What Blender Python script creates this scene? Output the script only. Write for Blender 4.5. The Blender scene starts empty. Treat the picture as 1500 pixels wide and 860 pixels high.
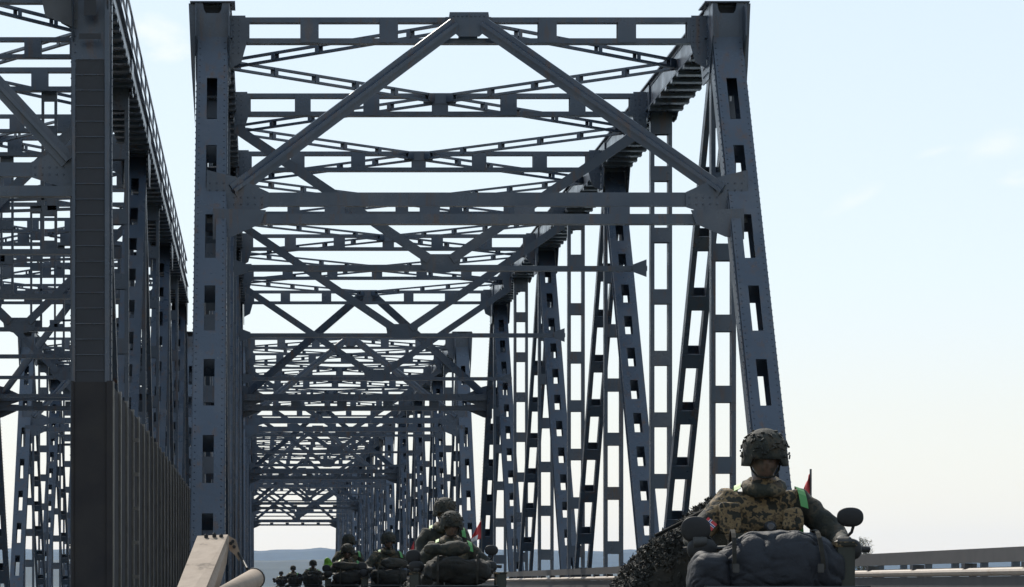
import bpy, bmesh, math, random
from mathutils import Vector, Matrix, noise
random.seed(7)
S = bpy.context.scene
COL = S.collection
R = math.radians
V = Vector

# ------------------------------------------------------------------ measures
F = 4900.0            # focal length in photo pixels (1500 px wide)
EYE = 0.90            # camera height above the deck
D0 = 66.0             # distance of the first top joint of the right bridge
PAN = 10.2            # panel length
SPAN = 85.4           # pitch of the spans
u_ = D0 / F           # metres per photo pixel at D0

# ------------------------------------------------------------------ materials
def new_mat(name):
    m = bpy.data.materials.new(name); m.use_nodes = True
    nt = m.node_tree; b = nt.nodes['Principled BSDF']
    return m, nt, b
def ramp(nt, fac, stops, interp='LINEAR'):
    r = nt.nodes.new('ShaderNodeValToRGB'); r.color_ramp.interpolation = interp
    e = r.color_ramp.elements
    while len(e) < len(stops): e.new(0.5)
    for i, (p, c) in enumerate(stops):
        e[i].position = p; e[i].color = (c[0], c[1], c[2], 1)
    nt.links.new(fac, r.inputs[0]); return r.outputs[0]
def noise_tex(nt, scale, detail=5, rough=.6, coord='Object', vec=None, stretch=None):
    n = nt.nodes.new('ShaderNodeTexNoise')
    n.inputs['Scale'].default_value = scale; n.inputs['Detail'].default_value = detail
    n.inputs['Roughness'].default_value = rough
    if coord == 'World':
        g = nt.nodes.new('ShaderNodeNewGeometry'); src = g.outputs['Position']
    else:
        t = nt.nodes.new('ShaderNodeTexCoord'); src = t.outputs[coord]
    if stretch:
        mp = nt.nodes.new('ShaderNodeMapping'); mp.inputs['Scale'].default_value = stretch
        nt.links.new(src, mp.inputs[0]); src = mp.outputs[0]
    nt.links.new(src, n.inputs['Vector'])
    return n.outputs['Fac']
def mat_noise(name, stops, scale=3, rough=.6, metal=0, bump=0, bscale=None, coord='Object', stretch=None, detail=5, spec=.5, rr=None, interp='LINEAR'):
    m, nt, b = new_mat(name)
    f = noise_tex(nt, scale, detail, .62, coord, stretch=stretch)
    nt.links.new(ramp(nt, f, stops, interp), b.inputs['Base Color'])
    b.inputs['Roughness'].default_value = rough; b.inputs['Metallic'].default_value = metal
    b.inputs['Specular IOR Level'].default_value = spec
    if rr:
        f3 = noise_tex(nt, scale*1.7, 4, .6, coord)
        nt.links.new(ramp(nt, f3, [(.3, (rr[0],)*3), (.7, (rr[1],)*3)]), b.inputs['Roughness'])
    if bump:
        f2 = noise_tex(nt, bscale or scale*4, 4, .6, coord)
        bp = nt.nodes.new('ShaderNodeBump'); bp.inputs['Strength'].default_value = bump
        bp.inputs['Distance'].default_value = .02
        nt.links.new(f2, bp.inputs['Height']); nt.links.new(bp.outputs[0], b.inputs['Normal'])
    return m
M = {}
def steel(name, stops, rr):
    m = mat_noise(name, stops, scale=.9, rr=rr, bump=.15, bscale=9)
    nt = m.node_tree; bs = nt.nodes['Principled BSDF']
    src = bs.inputs['Base Color'].links[0].from_socket
    def over(src, fac, col):
        mx = nt.nodes.new('ShaderNodeMix'); mx.data_type = 'RGBA'
        nt.links.new(fac, mx.inputs[0]); nt.links.new(src, mx.inputs[6]); mx.inputs[7].default_value = (*col, 1)
        return mx.outputs[2]
    # rust runs, faded patches, bird lime
    f1 = ramp(nt, noise_tex(nt, 2.2, 8, .72, 'World', stretch=(2.5, 2.5, .35)), [(.53, (0, 0, 0)), (.69, (.85, .85, .85))])
    src = over(src, f1, (.088, .046, .028))
    f2 = ramp(nt, noise_tex(nt, .55, 6, .65, 'World'), [(.52, (0, 0, 0)), (.66, (.6, .6, .6))])
    src = over(src, f2, (.085, .09, .105))
    f3 = ramp(nt, noise_tex(nt, 7, 5, .6, 'World', stretch=(1, 1, .3)), [(.70, (0, 0, 0)), (.76, (.7, .7, .7))])
    src = over(src, f3, (.17, .17, .165))
    nt.links.new(src, bs.inputs['Base Color'])
    return m
M['steel'] = steel('blue_grey_bridge_paint', [(.25, (.034, .048, .072)), (.5, (.043, .059, .086)), (.68, (.050, .064, .092)), (.8, (.058, .052, .052))], (.2, .42))
M['rib'] = mat_noise('dark_plate_and_recess_shade', [(.3, (.014, .015, .020)), (.7, (.024, .024, .03))], scale=2, rough=.6, bump=.2)  # dark plates, and the shade of window, notches and recess as colour
M['steel_dk'] = mat_noise('weathered_bridge_paint', [(.25, (.035, .037, .044)), (.5, (.05, .052, .06)), (.75, (.06, .052, .046))], scale=1.1, rr=(.22, .45), bump=.15, bscale=9)
M['concrete'] = mat_noise('deck_concrete', [(.3, (.26, .25, .23)), (.7, (.36, .35, .32))], scale=1.5, rough=.9, bump=.3)
M['asphalt'] = mat_noise('asphalt', [(.3, (.04, .04, .042)), (.7, (.065, .064, .062))], scale=6, rough=.9, bump=.4, bscale=60, coord='World')
M['paint'] = mat_noise('road_paint', [(.3, (.6, .6, .58)), (.7, (.75, .75, .72))], scale=3, rough=.7)
M['fence'] = mat_noise('dark_brown_sheet_steel', [(.3, (.024, .022, .025)), (.6, (.038, .034, .034)), (.8, (.055, .044, .036))], scale=1.2, rough=.85, spec=.2, bump=.1)
M['fencepost'] = mat_noise('post_steel_with_glint', [(.3, (.11, .10, .095)), (.7, (.19, .175, .155))], scale=4, rough=.3, metal=.4)  # fence posts coloured pale to stand for sun glints along their edges
M['tan'] = mat_noise('tan_painted_steel', [(.3, (.21, .162, .122)), (.5, (.27, .21, .162)), (.62, (.235, .18, .135)), (.70, (.09, .064, .046))], scale=9, rough=.75, spec=.2, bump=.12, bscale=25)
M['rail'] = mat_noise('grey_rail_steel', [(.3, (.045, .045, .047)), (.6, (.062, .06, .062)), (.75, (.075, .06, .05))], scale=3, rough=.5)
M['railtan'] = mat_noise('dusty_rail_steel', [(.3, (.25, .205, .17)), (.55, (.31, .26, .22)), (.75, (.22, .165, .12))], scale=2.5, rough=.55)
M['gun'] = mat_noise('dull_gunmetal', [(.3, (.008, .008, .008)), (.7, (.014, .014, .013))], scale=8, rough=.85, spec=.15)
M['black'] = mat_noise('black_plastic', [(.3, (.009, .009, .010)), (.7, (.017, .016, .016))], scale=8, rough=.6, spec=.35, bump=.1)
M['rubber'] = mat_noise('tyre_rubber', [(.3, (.014, .013, .013)), (.7, (.03, .028, .026))], scale=12, rough=.8, bump=.4, bscale=40)
M['green'] = mat_noise('olive_paint', [(.3, (.014, .016, .010)), (.7, (.024, .026, .016))], scale=3, rough=.55)
M['metal'] = mat_noise('dark_metal_tube', [(.3, (.03, .03, .03)), (.7, (.06, .06, .06))], scale=5, rough=.4, metal=.6)
M['glass'] = mat_noise('lamp_glass', [(.3, (.35, .36, .36)), (.7, (.5, .5, .5))], scale=4, rough=.15)
M['tarp'] = mat_noise('slate_blue_canvas', [(.3, (.012, .0135, .018)), (.55, (.018, .020, .026)), (.75, (.014, .016, .020))], scale=5, rough=.72, spec=.3, bump=.5, bscale=18)
M['webbing'] = mat_noise('webbing_strap', [(.3, (.018, .017, .014)), (.7, (.03, .027, .022))], scale=20, rough=.9, spec=.2)
M['net'] = mat_noise('camouflage_net', [(.3, (.009, .009, .008)), (.5, (.018, .017, .012)), (.62, (.034, .028, .020)), (.75, (.012, .012, .010))], scale=7, rough=.8)
M['camo'] = mat_noise('camouflage_cloth', [(.0, (.016, .018, .011)), (.44, (.034, .031, .019)), (.52, (.10, .075, .042)), (.58, (.055, .038, .022)), (.64, (.02, .02, .013))], scale=9, rough=.85, bump=.5, bscale=30, detail=2, interp='CONSTANT')
M['kit'] = mat_noise('dark_kit_cloth', [(.3, (.008, .008, .0075)), (.5, (.014, .0135, .011)), (.7, (.024, .019, .015))], scale=6, rough=.85, spec=.3, bump=.6, bscale=22)
M['camo_dk'] = mat_noise('dark_camouflage_cloth', [(.0, (.010, .011, .008)), (.45, (.019, .019, .012)), (.55, (.036, .028, .017)), (.64, (.014, .014, .009))], scale=9, rough=.85, bump=.5, bscale=30, detail=2, interp='CONSTANT')
M['camo_sunlit'] = mat_noise('sunlit_tan_camouflage', [(.0, (.018, .017, .011)), (.44, (.15, .10, .05)), (.50, (.19, .13, .062)), (.55, (.09, .06, .032)), (.60, (.022, .02, .012))], scale=19, rough=.85, bump=.5, bscale=30, detail=2, interp='CONSTANT')  # tan cloth with the sunlight on it put into the colour
M['skin'] = mat_noise('face_with_camouflage_paint_and_shade', [(.35, (.045, .032, .025)), (.5, (.13, .078, .055)), (.65, (.055, .042, .03))], scale=14, rough=.6)  # camouflage paint, darkened further for the shade over the face
M['glove'] = mat_noise('glove_leather', [(.3, (.02, .019, .017)), (.7, (.035, .032, .028))], scale=14, rough=.7)
M['hivis'] = mat_noise('hi_vis_green', [(.3, (.10, .25, .012)), (.7, (.15, .34, .025))], scale=5, rough=.6)
M['hivis2'] = mat_noise('reflective_green', [(.3, (.035, .17, .035)), (.7, (.06, .22, .055))], scale=5, rough=.6)
M['darkgreen'] = mat_noise('dark_green_plastic', [(.3, (.012, .045, .012)), (.7, (.018, .06, .018))], scale=6, rough=.6)
M['red'] = mat_noise('red_cloth', [(.3, (.42, .03, .035)), (.7, (.50, .05, .05))], scale=5, rough=.7)
M['white'] = mat_noise('white_cloth', [(.3, (.66, .66, .67)), (.7, (.75, .75, .75))], scale=5, rough=.7)
M['navy'] = mat_noise('navy_cloth', [(.3, (.02, .03, .13)), (.7, (.03, .04, .17))], scale=5, rough=.7)
M['lens'] = mat_noise('lens_glass', [(.3, (.02, .025, .03)), (.7, (.03, .035, .05))], scale=5, rough=.15)
M['bark'] = mat_noise('bark', [(.3, (.06, .05, .04)), (.7, (.11, .095, .075))], scale=4, rough=.9)
M['leaf'] = mat_noise('dry_foliage', [(.3, (.045, .055, .022)), (.7, (.10, .095, .04))], scale=2, rough=.8)
M['hill'] = mat_noise('forested_hill', [(.3, (.018, .028, .028)), (.7, (.034, .046, .042))], scale=.01, rough=.95, coord='World')
M['grass'] = mat_noise('grassland', [(.3, (.06, .075, .03)), (.7, (.11, .105, .055))], scale=.15, rough=.95, coord='World')
M['water'] = mat_noise('river_water', [(.3, (.02, .035, .04)), (.7, (.03, .045, .05))], scale=.1, rough=.08, bump=.4, bscale=.8, coord='World')

# ------------------------------------------------------------------ builders
class MB:
    def __init__(s): s.v = []; s.f = []; s.m = []
    def add(s, vs, fs, mi=0):
        o = len(s.v); s.v += [tuple(p) for p in vs]
        s.f += [tuple(i + o for i in f) for f in fs]; s.m += [mi] * len(fs)
    def obox(s, c, u, v, w, mi=0):           # centre and half vectors
        c, u, v, w = V(c), V(u), V(v), V(w)
        if u.cross(v).dot(w) < 0: w = -w
        p = [c - u - v - w, c + u - v - w, c + u + v - w, c - u + v - w, c - u - v + w, c + u - v + w, c + u + v + w, c - u + v + w]
        s.add(p, [(0, 3, 2, 1), (4, 5, 6, 7), (0, 1, 5, 4), (1, 2, 6, 5), (2, 3, 7, 6), (3, 0, 4, 7)], mi)
    def box(s, lo, hi, mi=0):
        lo, hi = V(lo), V(hi); d = (hi - lo) / 2
        s.obox((lo + hi) / 2, (d.x, 0, 0), (0, d.y, 0), (0, 0, d.z), mi)
    def bar(s, p0, p1, u, wu, wv, mi=0):     # bar p0->p1, width wu along u, wv across
        p0, p1 = V(p0), V(p1); a = (p1 - p0); an = a.normalized()
        u = V(u); u = (u - an * u.dot(an)).normalized(); v = an.cross(u)
        s.obox((p0 + p1) / 2, u * wu / 2, v * wv / 2, a / 2, mi)
    def plate(s, pts, n, t, mi=0):           # polygon of 3-D points thickened along n
        n = V(n).normalized() * t / 2; pts = [V(p) for p in pts]; k = len(pts)
        nn = sum(((pts[i]).cross(pts[(i + 1) % k]) for i in range(k)), V())
        if nn.dot(n) < 0: pts = pts[::-1]
        vs = [p + n for p in pts] + [p - n for p in pts]
        fs = [tuple(range(k)), tuple(range(2 * k - 1, k - 1, -1))]
        fs += [(i, k + i, k + (i + 1) % k, (i + 1) % k) for i in range(k)]
        s.add(vs, fs, mi)
    def tube(s, pts, r, n=8, mi=0, cap=True):
        pts = [V(p) for p in pts]; rr = r if isinstance(r, (list, tuple)) else [r] * len(pts)
        o = len(s.v); prev = None
        for i, p in enumerate(pts):
            t = (pts[min(i + 1, len(pts) - 1)] - pts[max(i - 1, 0)]).normalized()
            if prev is None:
                a = V((0, 0, 1)) if abs(t.z) < .9 else V((1, 0, 0))
                x = t.cross(a).normalized()
            else: x = (prev - t * prev.dot(t)).normalized()
            prev = x; y = t.cross(x)
            for k in range(n):
                an = 2 * math.pi * k / n
                s.v.append(tuple(p + (x * math.cos(an) + y * math.sin(an)) * rr[i]))
        for i in range(len(pts) - 1):
            for k in range(n):
                a, b = o + i * n + k, o + i * n + (k + 1) % n
                s.f.append((a, b, b + n, a + n)); s.m.append(mi)
        if cap:
            s.f.append(tuple(o + k for k in range(n - 1, -1, -1))); s.m.append(mi)
            e = o + (len(pts) - 1) * n
            s.f.append(tuple(e + k for k in range(n))); s.m.append(mi)
    def lathe(s, prof, c, ax='X', n=24, mi=0):   # prof: (axial, radius)
        o = len(s.v); c = V(c)
        for (h, r) in prof:
            for k in range(n):
                a = 2 * math.pi * k / n; q = (math.cos(a) * r, math.sin(a) * r)
                d = {'X': (h, q[0], q[1]), 'Y': (q[0], h, q[1]), 'Z': (q[0], q[1], h)}[ax]
                s.v.append(tuple(c + V(d)))
        for i in range(len(prof) - 1):
            for k in range(n):
                a, b = o + i * n + k, o + i * n + (k + 1) % n
                s.f.append((a, b, b + n, a + n)); s.m.append(mi)
        s.f.append(tuple(o + k for k in range(n - 1, -1, -1))); s.m.append(mi)
        e = o + (len(prof) - 1) * n
        s.f.append(tuple(e + k for k in range(n))); s.m.append(mi)
    def rivet(s, p, n, r=.022):
        n = V(n).normalized(); a = V((0, 0, 1)) if abs(n.z) < .9 else V((1, 0, 0))
        x = n.cross(a).normalized(); y = n.cross(x); p = V(p)
        vs = [p + (x * math.cos(k * math.pi / 3) + y * math.sin(k * math.pi / 3)) * r for k in range(6)]
        vs += [p + (x * math.cos(k * math.pi / 3) + y * math.sin(k * math.pi / 3)) * r * .6 + n * r * .6 for k in range(6)]
        s.add(vs, [(k, (k + 1) % 6, 6 + (k + 1) % 6, 6 + k) for k in range(6)] + [tuple(range(6, 12))])
    # ladder member: two flange bars and batten plates between them
    def ladder(s, p0, p1, u, width, side, depth, bat, gap, t=.02, ends=None, both=True):
        p0, p1 = V(p0), V(p1); a = p1 - p0; L = a.length; an = a / L
        u = V(u); u = (u - an * u.dot(an)).normalized(); v = an.cross(u)
        o = u * (width - side) / 2
        for sg in (-1, 1): s.bar(p0 + o * sg, p1 + o * sg, u, side, depth)
        n = max(1, round(L / gap)); ends = bat if ends is None else ends
        for i in range(n + 1):
            b = ends if i in (0, n) else bat
            c = p0 + an * (L * i / n)
            if i == 0: c = p0 + an * b / 2
            if i == n: c = p1 - an * b / 2
            for sg in ((-1, 1) if both else (1,)):
                s.obox(c + v * sg * (depth / 2 + t * .3), u * (width / 2 - .012), an * b / 2, v * t / 2)
    # box member with slotted cover plates
    def slotted(s, p0, p1, u, width, depth, hole, hlen, period, t=.02, lead=.8):
        p0, p1 = V(p0), V(p1); a = p1 - p0; L = a.length; an = a / L
        u = V(u); u = (u - an * u.dot(an)).normalized(); v = an.cross(u)
        for sg in (-1, 1):
            s.bar(p0 + u * sg * (width / 2 - .05), p1 + u * sg * (width / 2 - .05), u, .03, depth - .002)
        ew = (width - hole) / 2
        for sv in (-1, 1):
            off = v * sv * depth / 2
            for sg in (-1, 1):
                oo = u * sg * (width - ew) / 2 + off
                s.bar(p0 + oo, p1 + oo, u, ew, t)
            q = lead; prev = 0
            while q + hlen < L - lead * .6:
                s.obox(p0 + an * (prev + q) / 2 + off, u * hole / 2, an * (q - prev) / 2, v * t / 2)
                prev = q + hlen; q += period
            s.obox(p0 + an * (prev + L) / 2 + off, u * hole / 2, an * (L - prev) / 2, v * t / 2)
    def build(s, name, mats, parent=None, smooth=False):
        me = bpy.data.meshes.new(name); me.from_pydata(s.v, [], s.f)
        mats = mats if isinstance(mats, (list, tuple)) else [mats]
        for m in mats: me.materials.append(m)
        for p, mi in zip(me.polygons, s.m): p.material_index = mi; p.use_smooth = smooth
        me.update(); o = bpy.data.objects.new(name, me); COL.objects.link(o)
        if parent: o.parent = parent
        return o
def tag(o, label=None, cat=None, group=None, kind=None):
    if label: o['label'] = label
    if cat: o['category'] = cat
    if group: o['group'] = group
    if kind: o['kind'] = kind
    return o
def empty(name, loc, label=None, cat=None, group=None):
    o = bpy.data.objects.new(name, None); COL.objects.link(o); o.location = loc
    o.empty_display_size = .3
    return tag(o, label, cat, group)
def copy_tree(o, parent=None):
    c = o.copy(); COL.objects.link(c); c.parent = parent
    for ch in list(o.children): copy_tree(ch, c)
    return c

# ------------------------------------------------------------------ soldiers
def bevel_box(mb, lo, hi, bv=.02, mi=0):
    bm = bmesh.new(); bmesh.ops.create_cube(bm, size=1)
    lo, hi = V(lo), V(hi)
    for v in bm.verts: v.co = V((lo[i] + (v.co[i] + .5) * (hi[i] - lo[i]) for i in range(3)))
    bmesh.ops.bevel(bm, geom=bm.edges[:], offset=bv, segments=2, affect='EDGES')
    bm.verts.index_update()
    mb.add([v.co.copy() for v in bm.verts], [tuple(v.index for v in f.verts) for f in bm.faces], mi); bm.free()
def skin_mesh(joints, edges, levels=2):
    me = bpy.data.meshes.new('t'); me.from_pydata([j[0] for j in joints], edges, [])
    o = bpy.data.objects.new('t', me); COL.objects.link(o)
    md = o.modifiers.new('s', 'SKIN'); md.use_smooth_shade = True
    sv = me.skin_vertices[0].data
    for i, j in enumerate(joints):
        r = j[1]; sv[i].radius = r if isinstance(r, tuple) else (r, r)
        sv[i].use_root = i == 0
    sb = o.modifiers.new('u', 'SUBSURF'); sb.levels = levels; sb.render_levels = levels
    dg = bpy.context.evaluated_depsgraph_get(); me2 = bpy.data.meshes.new_from_object(o.evaluated_get(dg))
    bpy.data.objects.remove(o); return me2
def remesh(bm_or_mesh, voxel, smooth_iter=2):
    o = bpy.data.objects.new('t', bm_or_mesh); COL.objects.link(o)
    md = o.modifiers.new('r', 'REMESH'); md.mode = 'VOXEL'; md.voxel_size = voxel; md.use_smooth_shade = True
    if smooth_iter:
        sm = o.modifiers.new('s', 'SMOOTH'); sm.iterations = smooth_iter; sm.factor = .5
    dg = bpy.context.evaluated_depsgraph_get(); me2 = bpy.data.meshes.new_from_object(o.evaluated_get(dg))
    bpy.data.objects.remove(o); return me2
def join_meshes(ms):
    bm = bmesh.new()
    for m in ms: bm.from_mesh(m)
    me = bpy.data.meshes.new('j'); bm.to_mesh(me); bm.free(); return me
def head_mesh(c, yaw=0, pitch=0):
    bm = bmesh.new(); bmesh.ops.create_uvsphere(bm, u_segments=40, v_segments=32, radius=1)
    for v in bm.verts:
        x, y, z = v.co
        # face looks to -y
        w = .078 * (1 - .18 * max(0, -z) ** 1.5); dp = .098; h = .118
        q = V((x * w, y * dp, z * h))
        if y < 0:
            f = -y
            q.y += -.022 * math.exp(-((x / .16) ** 2) - ((z + .12) / .17) ** 2) * f      # nose
            q.y += -.008 * math.exp(-((x / .14) ** 2) - ((z - .02) / .25) ** 2) * f       # bridge
            for sx in (-.38, .38): q.y += .015 * math.exp(-(((x - sx) / .17) ** 2) - ((z - .05) / .10) ** 2) * f   # sockets
            q.y += -.007 * math.exp(-((z - .22) / .10) ** 2 - (x / .6) ** 2) * f          # brow
            q.y += -.008 * math.exp(-((x / .22) ** 2) - ((z + .42) / .06) ** 2) * f       # upper lip
            q.y += .006 * math.exp(-((x / .26) ** 2) - ((z + .485) / .025) ** 2) * f      # mouth line
            q.y += -.007 * math.exp(-((x / .2) ** 2) - ((z + .55) / .06) ** 2) * f        # lower lip
            q.y += -.013 * math.exp(-((x / .3) ** 2) - ((z + .82) / .12) ** 2) * f        # chin
        for sx in (-1, 1):
            q.x += sx * .018 * math.exp(-(((x - sx) / .12) ** 2) - ((y - .1) / .16) ** 2 - ((z + .05) / .25) ** 2)  # ears
        v.co = q
    bmesh.ops.transform(bm, matrix=Matrix.Translation(c) @ Matrix.Rotation(yaw, 4, 'Z') @ Matrix.Rotation(pitch, 4, 'X'), verts=bm.verts)
    me = bpy.data.meshes.new('h'); bm.to_mesh(me); bm.free(); return me
def hand_fingers(w, side, grip):
    """finger chains curling forward and round the handle bar at the wrist w"""
    js, es = [], []
    lens = [.075, .085, .08, .062]
    for k in range(4):
        bx = w.x - side * (-.034 + .0225 * k) * 1.0
        b = V((bx, w.y - .035, w.z + .012))
        pts = [b, b + V((0, -.052, .004)), b + V((0, -.052 - lens[k] * .42, -.022)), b + V((0, -.04 - lens[k] * .25, -.062)), b + V((0, -.015, -.070))]
        o = len(js)
        js += [(p, .0115 - .0008 * i) for i, p in enumerate(pts)]
        es += [(o + i, o + i + 1) for i in range(4)]
    o = len(js); b = V((w.x - side * .036, w.y - .015, w.z - .005))
    pts = [b, b + V((-side * .022, -.03, -.018)), b + V((-side * .016, -.062, -.042)), b + V((side * .006, -.075, -.062))]
    js += [(p, .0135 - .001 * i) for i, p in enumerate(pts)]; es += [(o + i, o + i + 1) for i in range(3)]
    return js, es
def make_soldier(seed=0, arms='bar', hv=(M['hivis'], M['hivis2']), yaw=0.0):
    sh_y, hd_y = -.12, -.17
    J = []; E = []
    def j(p, r): J.append((V(p), r)); return len(J) - 1
    pel = j((0, .02, .93), (.175, .125)); ab = j((0, -.02, 1.08), (.185, .14)); chst = j((0, -.09, 1.26), (.215, .15)); nk0 = j((0, -.11, 1.405), (.13, .10)); nk = j((0, -.135, 1.485), (.078, .078)); hd = j((0, -.16, 1.56), (.066, .07))
    E += [(pel, ab), (ab, chst), (chst, nk0), (nk0, nk), (nk, hd)]
    for s in (-1, 1):
        shd = j((s * .225, -.10, 1.36), .098)
        if arms == 'bar':
            el = j((s * .43, -.22, 1.14), .075); wr = V((s * .41, -.50, 1.13))
        else:
            el = j((s * .30, -.20, 1.15), .062); wr = V((s * .22, -.42, 1.05))
        w = j(wr, .038); h = j(wr + V((0, -.05, .01)), (.042, .028))
        E += [(chst, shd), (shd, el), (el, w), (w, h)]
        hip = j((s * .13, -.02, .90), .105); kn = j((s * .30, -.40, .80), .075); an = j((s * .36, -.20, .42), .05); toe = j((s * .37, -.36, .36), .045)
        E += [(pel, hip), (hip, kn), (kn, an), (an, toe)]
    ms = [skin_mesh(J, E)]
    hc = V((0, -.195, 1.612))
    ms.append(head_mesh(hc, yaw, R(6)))
    for s in (-1, 1):
        wr = V((s * .41, -.50, 1.13)) if arms == 'bar' else V((s * .22, -.42, 1.05))
        a, e = hand_fingers(wr + V((0, -.03, .005)), s, 0)
        # each finger its own chain
        start = 0
        for ln in (5, 5, 5, 5, 4):
            ms.append(skin_mesh(a[start:start + ln], [(i, i + 1) for i in range(ln - 1)], 1)); start += ln
    me = remesh(join_meshes(ms), .0095, 1)
    me.name = 'person'
    for m in (M['camo_dk'], M['skin'], M['glove'], M['camo_sunlit'], M['rubber']): me.materials.append(m)
    nrm = [v.normal.copy() for v in me.vertices]
    for v, vn in zip(me.vertices, nrm):      # folds in the cloth
        c = v.co.copy()
        if c.z < 1.44 and not (c.y < -.44 and abs(c.x) > .15 and c.z > 1.0):
            nn = noise.noise(V((c.x * 8, c.y * 8, c.z * 11 + seed))) * .017 + noise.noise(c * 19) * .007
            v.co = c + vn * nn
    for p in me.polygons:
        c = p.center.copy(); p.use_smooth = True; c0 = c.copy()
        nz_ = noise.noise(c * 14) * .035; c = V((c.x + nz_, c.y, c.z + noise.noise(c * 11 + V((5, 0, 0))) * .03)) if c.z < 1.44 else c
        if c.z > 1.50: p.material_index = 1
        elif abs(c.x) > .15 and c.y < -.50 and c.z > .95: p.material_index = 2
        elif c.z < .46: p.material_index = 4
        elif c.z > 1.12 and -.34 < c.x < .20 and (c.x < .02 or c.z > 1.22): p.material_index = 3  # sunlit shoulder and chest painted as a paler cloth
        else: p.material_index = 0
    body = bpy.data.objects.new('person', me); COL.objects.link(body)
    # helmet with cloth cover
    mb = MB(); nu, nv = 40, 16
    for k in range(nv + 1):
        t = k / nv
        for i in range(nu):
            an = 2 * math.pi * i / nu; cx, cy = math.cos(an), math.sin(an)
            # side and rear lower than the front
            drop = -.028 if cy < -.5 else (-.060 - .012 * max(0, cy))
            if abs(cx) > .6: drop = -.072
            el = math.pi / 2 * (1 - t)
            if t > .72:
                e2 = math.pi / 2 * .28; q = (t - .72) / .28
                z = math.sin(e2) * .148 * (1 - q) + drop * q; rad = math.cos(e2) * (1 + .10 * q)
            else: z = math.sin(el) * .148; rad = math.cos(el)
            lump = 1 + .022 * noise.noise(V((cx * 3 + seed, cy * 3, z * 22))) + .008 * noise.noise(V((cx * 9, cy * 9, z * 60 + seed)))
            p = V((cx * rad * .138 * lump, cy * rad * .155 * lump, z * lump))
            mb.v.append(tuple(p))
    for k in range(nv):
        for i in range(nu):
            a, b = k * nu + i, k * nu + (i + 1) % nu
            mb.f.append((a, a + nu, b + nu, b)); mb.m.append(0)
    rnd = random.Random(seed)
    for i in range(70):     # scrim strips tucked under the band
        an = rnd.uniform(0, 6.283); z = rnd.uniform(-.02, .135); rad = math.sqrt(max(.02, 1 - (max(z, 0) / .15) ** 2)) * (1.02 + .08 * max(0, -z * 20))
        c = V((math.cos(an) * rad * .139, math.sin(an) * rad * .156, z)); n = c.normalized()
        t = n.cross(V((rnd.uniform(-1, 1), rnd.uniform(-1, 1), rnd.uniform(-1, 1)))).normalized(); b = n.cross(t)
        l, w = rnd.uniform(.007, .017), rnd.uniform(.003, .006)
        mb.add([c - t * l - b * w + n * .002, c + t * l - b * w + n * rnd.uniform(.003, .008), c + t * l + b * w + n * rnd.uniform(.003, .008), c - t * l + b * w + n * .002], [(0, 1, 2, 3)], 1)
    he = mb.build('helmet', [M['camo_dk'], M['net']], body, smooth=True)
    sol = he.modifiers.new('thick', 'SOLIDIFY'); sol.thickness = .008
    he.location = hc + V((0, .012, .038)); he.rotation_euler = (R(4), 0, yaw)
    # strap and goggles band
    s1 = MB()
    for s in (-1, 1): s1.tube([(s * .088, .01, -.03), (s * .078, -.03, -.075), (s * .05, -.062, -.112), (0, -.078, -.122)], .006, 6)
    o = s1.build('chin_strap', M['webbing'], body); o.location = hc + V((0, 0, .015)); o.rotation_euler = (0, 0, yaw)
    # scarf round the neck
    sc = MB(); nseg, nr = 28, 8
    for i in range(nseg):
        an = 2 * math.pi * i / nseg
        for k in range(nr):
            b_ = 2 * math.pi * k / nr; rr = .034 * (1 + .35 * noise.noise(V((an * 2, k * .6, seed))))
            ro = .088 + rr * math.cos(b_)
            sc.v.append((math.cos(an) * ro * 1.1, math.sin(an) * ro - .14 - .02 * (math.sin(an) < 0), 1.455 + rr * 1.25 * math.sin(b_) + .025 * math.sin(an)))
    for i in range(nseg):
        for k in range(nr):
            sc.f.append((i * nr + k, ((i + 1) % nseg) * nr + k, ((i + 1) % nseg) * nr + (k + 1) % nr, i * nr + (k + 1) % nr)); sc.m.append(0)
    sc.build('scarf', M['camo'], body, smooth=True)
    # hi-vis straps over the shoulders
    for s in (-1, 1):
        vm = MB(); path = []; xs, hw = (.15, .019) if s < 0 else (.205, .022)
        for t in range(17):
            q = t / 16; ang = math.pi * (q * 1.1 - (.02 if s < 0 else .05))
            if q < (.28 if s < 0 else .13): continue
            path.append(V((s * (xs + .03 * abs(2 * q - 1)), -.10 - .188 * math.cos(ang), 1.245 + .228 * math.sin(ang) - max(0, xs - .15) * .35)))
        for i in range(len(path) - 1):
            a, b = path[i], path[i + 1]
            w = V((hw, 0, -.008 * s)); n = V((0, 0, .004))
            n = (b - a).cross(w).normalized() * .004
            vm.add([a - w, a + w, b + w, b - w, a - w + n, a + w + n, b + w + n, b - w + n], [(0, 1, 2, 3), (7, 6, 5, 4), (0, 4, 5, 1), (2, 6, 7, 3), (1, 5, 6, 2), (3, 7, 4, 0)])
        vm.build('hi_vis_strap', hv[0 if s < 0 else 1], body)
    # pouches on the chest rig
    rnd = random.Random(seed + 40)
    for (px_, pz_, w_, h_) in ((-.14, 1.10, .055, .075), (-.02, 1.08, .05, .07), (.11, 1.10, .06, .08)):
        pm = MB(); bevel_box(pm, (px_ - w_, -.275, pz_ - h_), (px_ + w_, -.20, pz_ + h_), .018); bevel_box(pm, (px_ - w_ - .004, -.285, pz_ + h_ * .35), (px_ + w_ + .004, -.2, pz_ + h_ + .008), .012)
        pm.build('pouch', M['camo_dk'], body, smooth=True)
    return body

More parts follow.
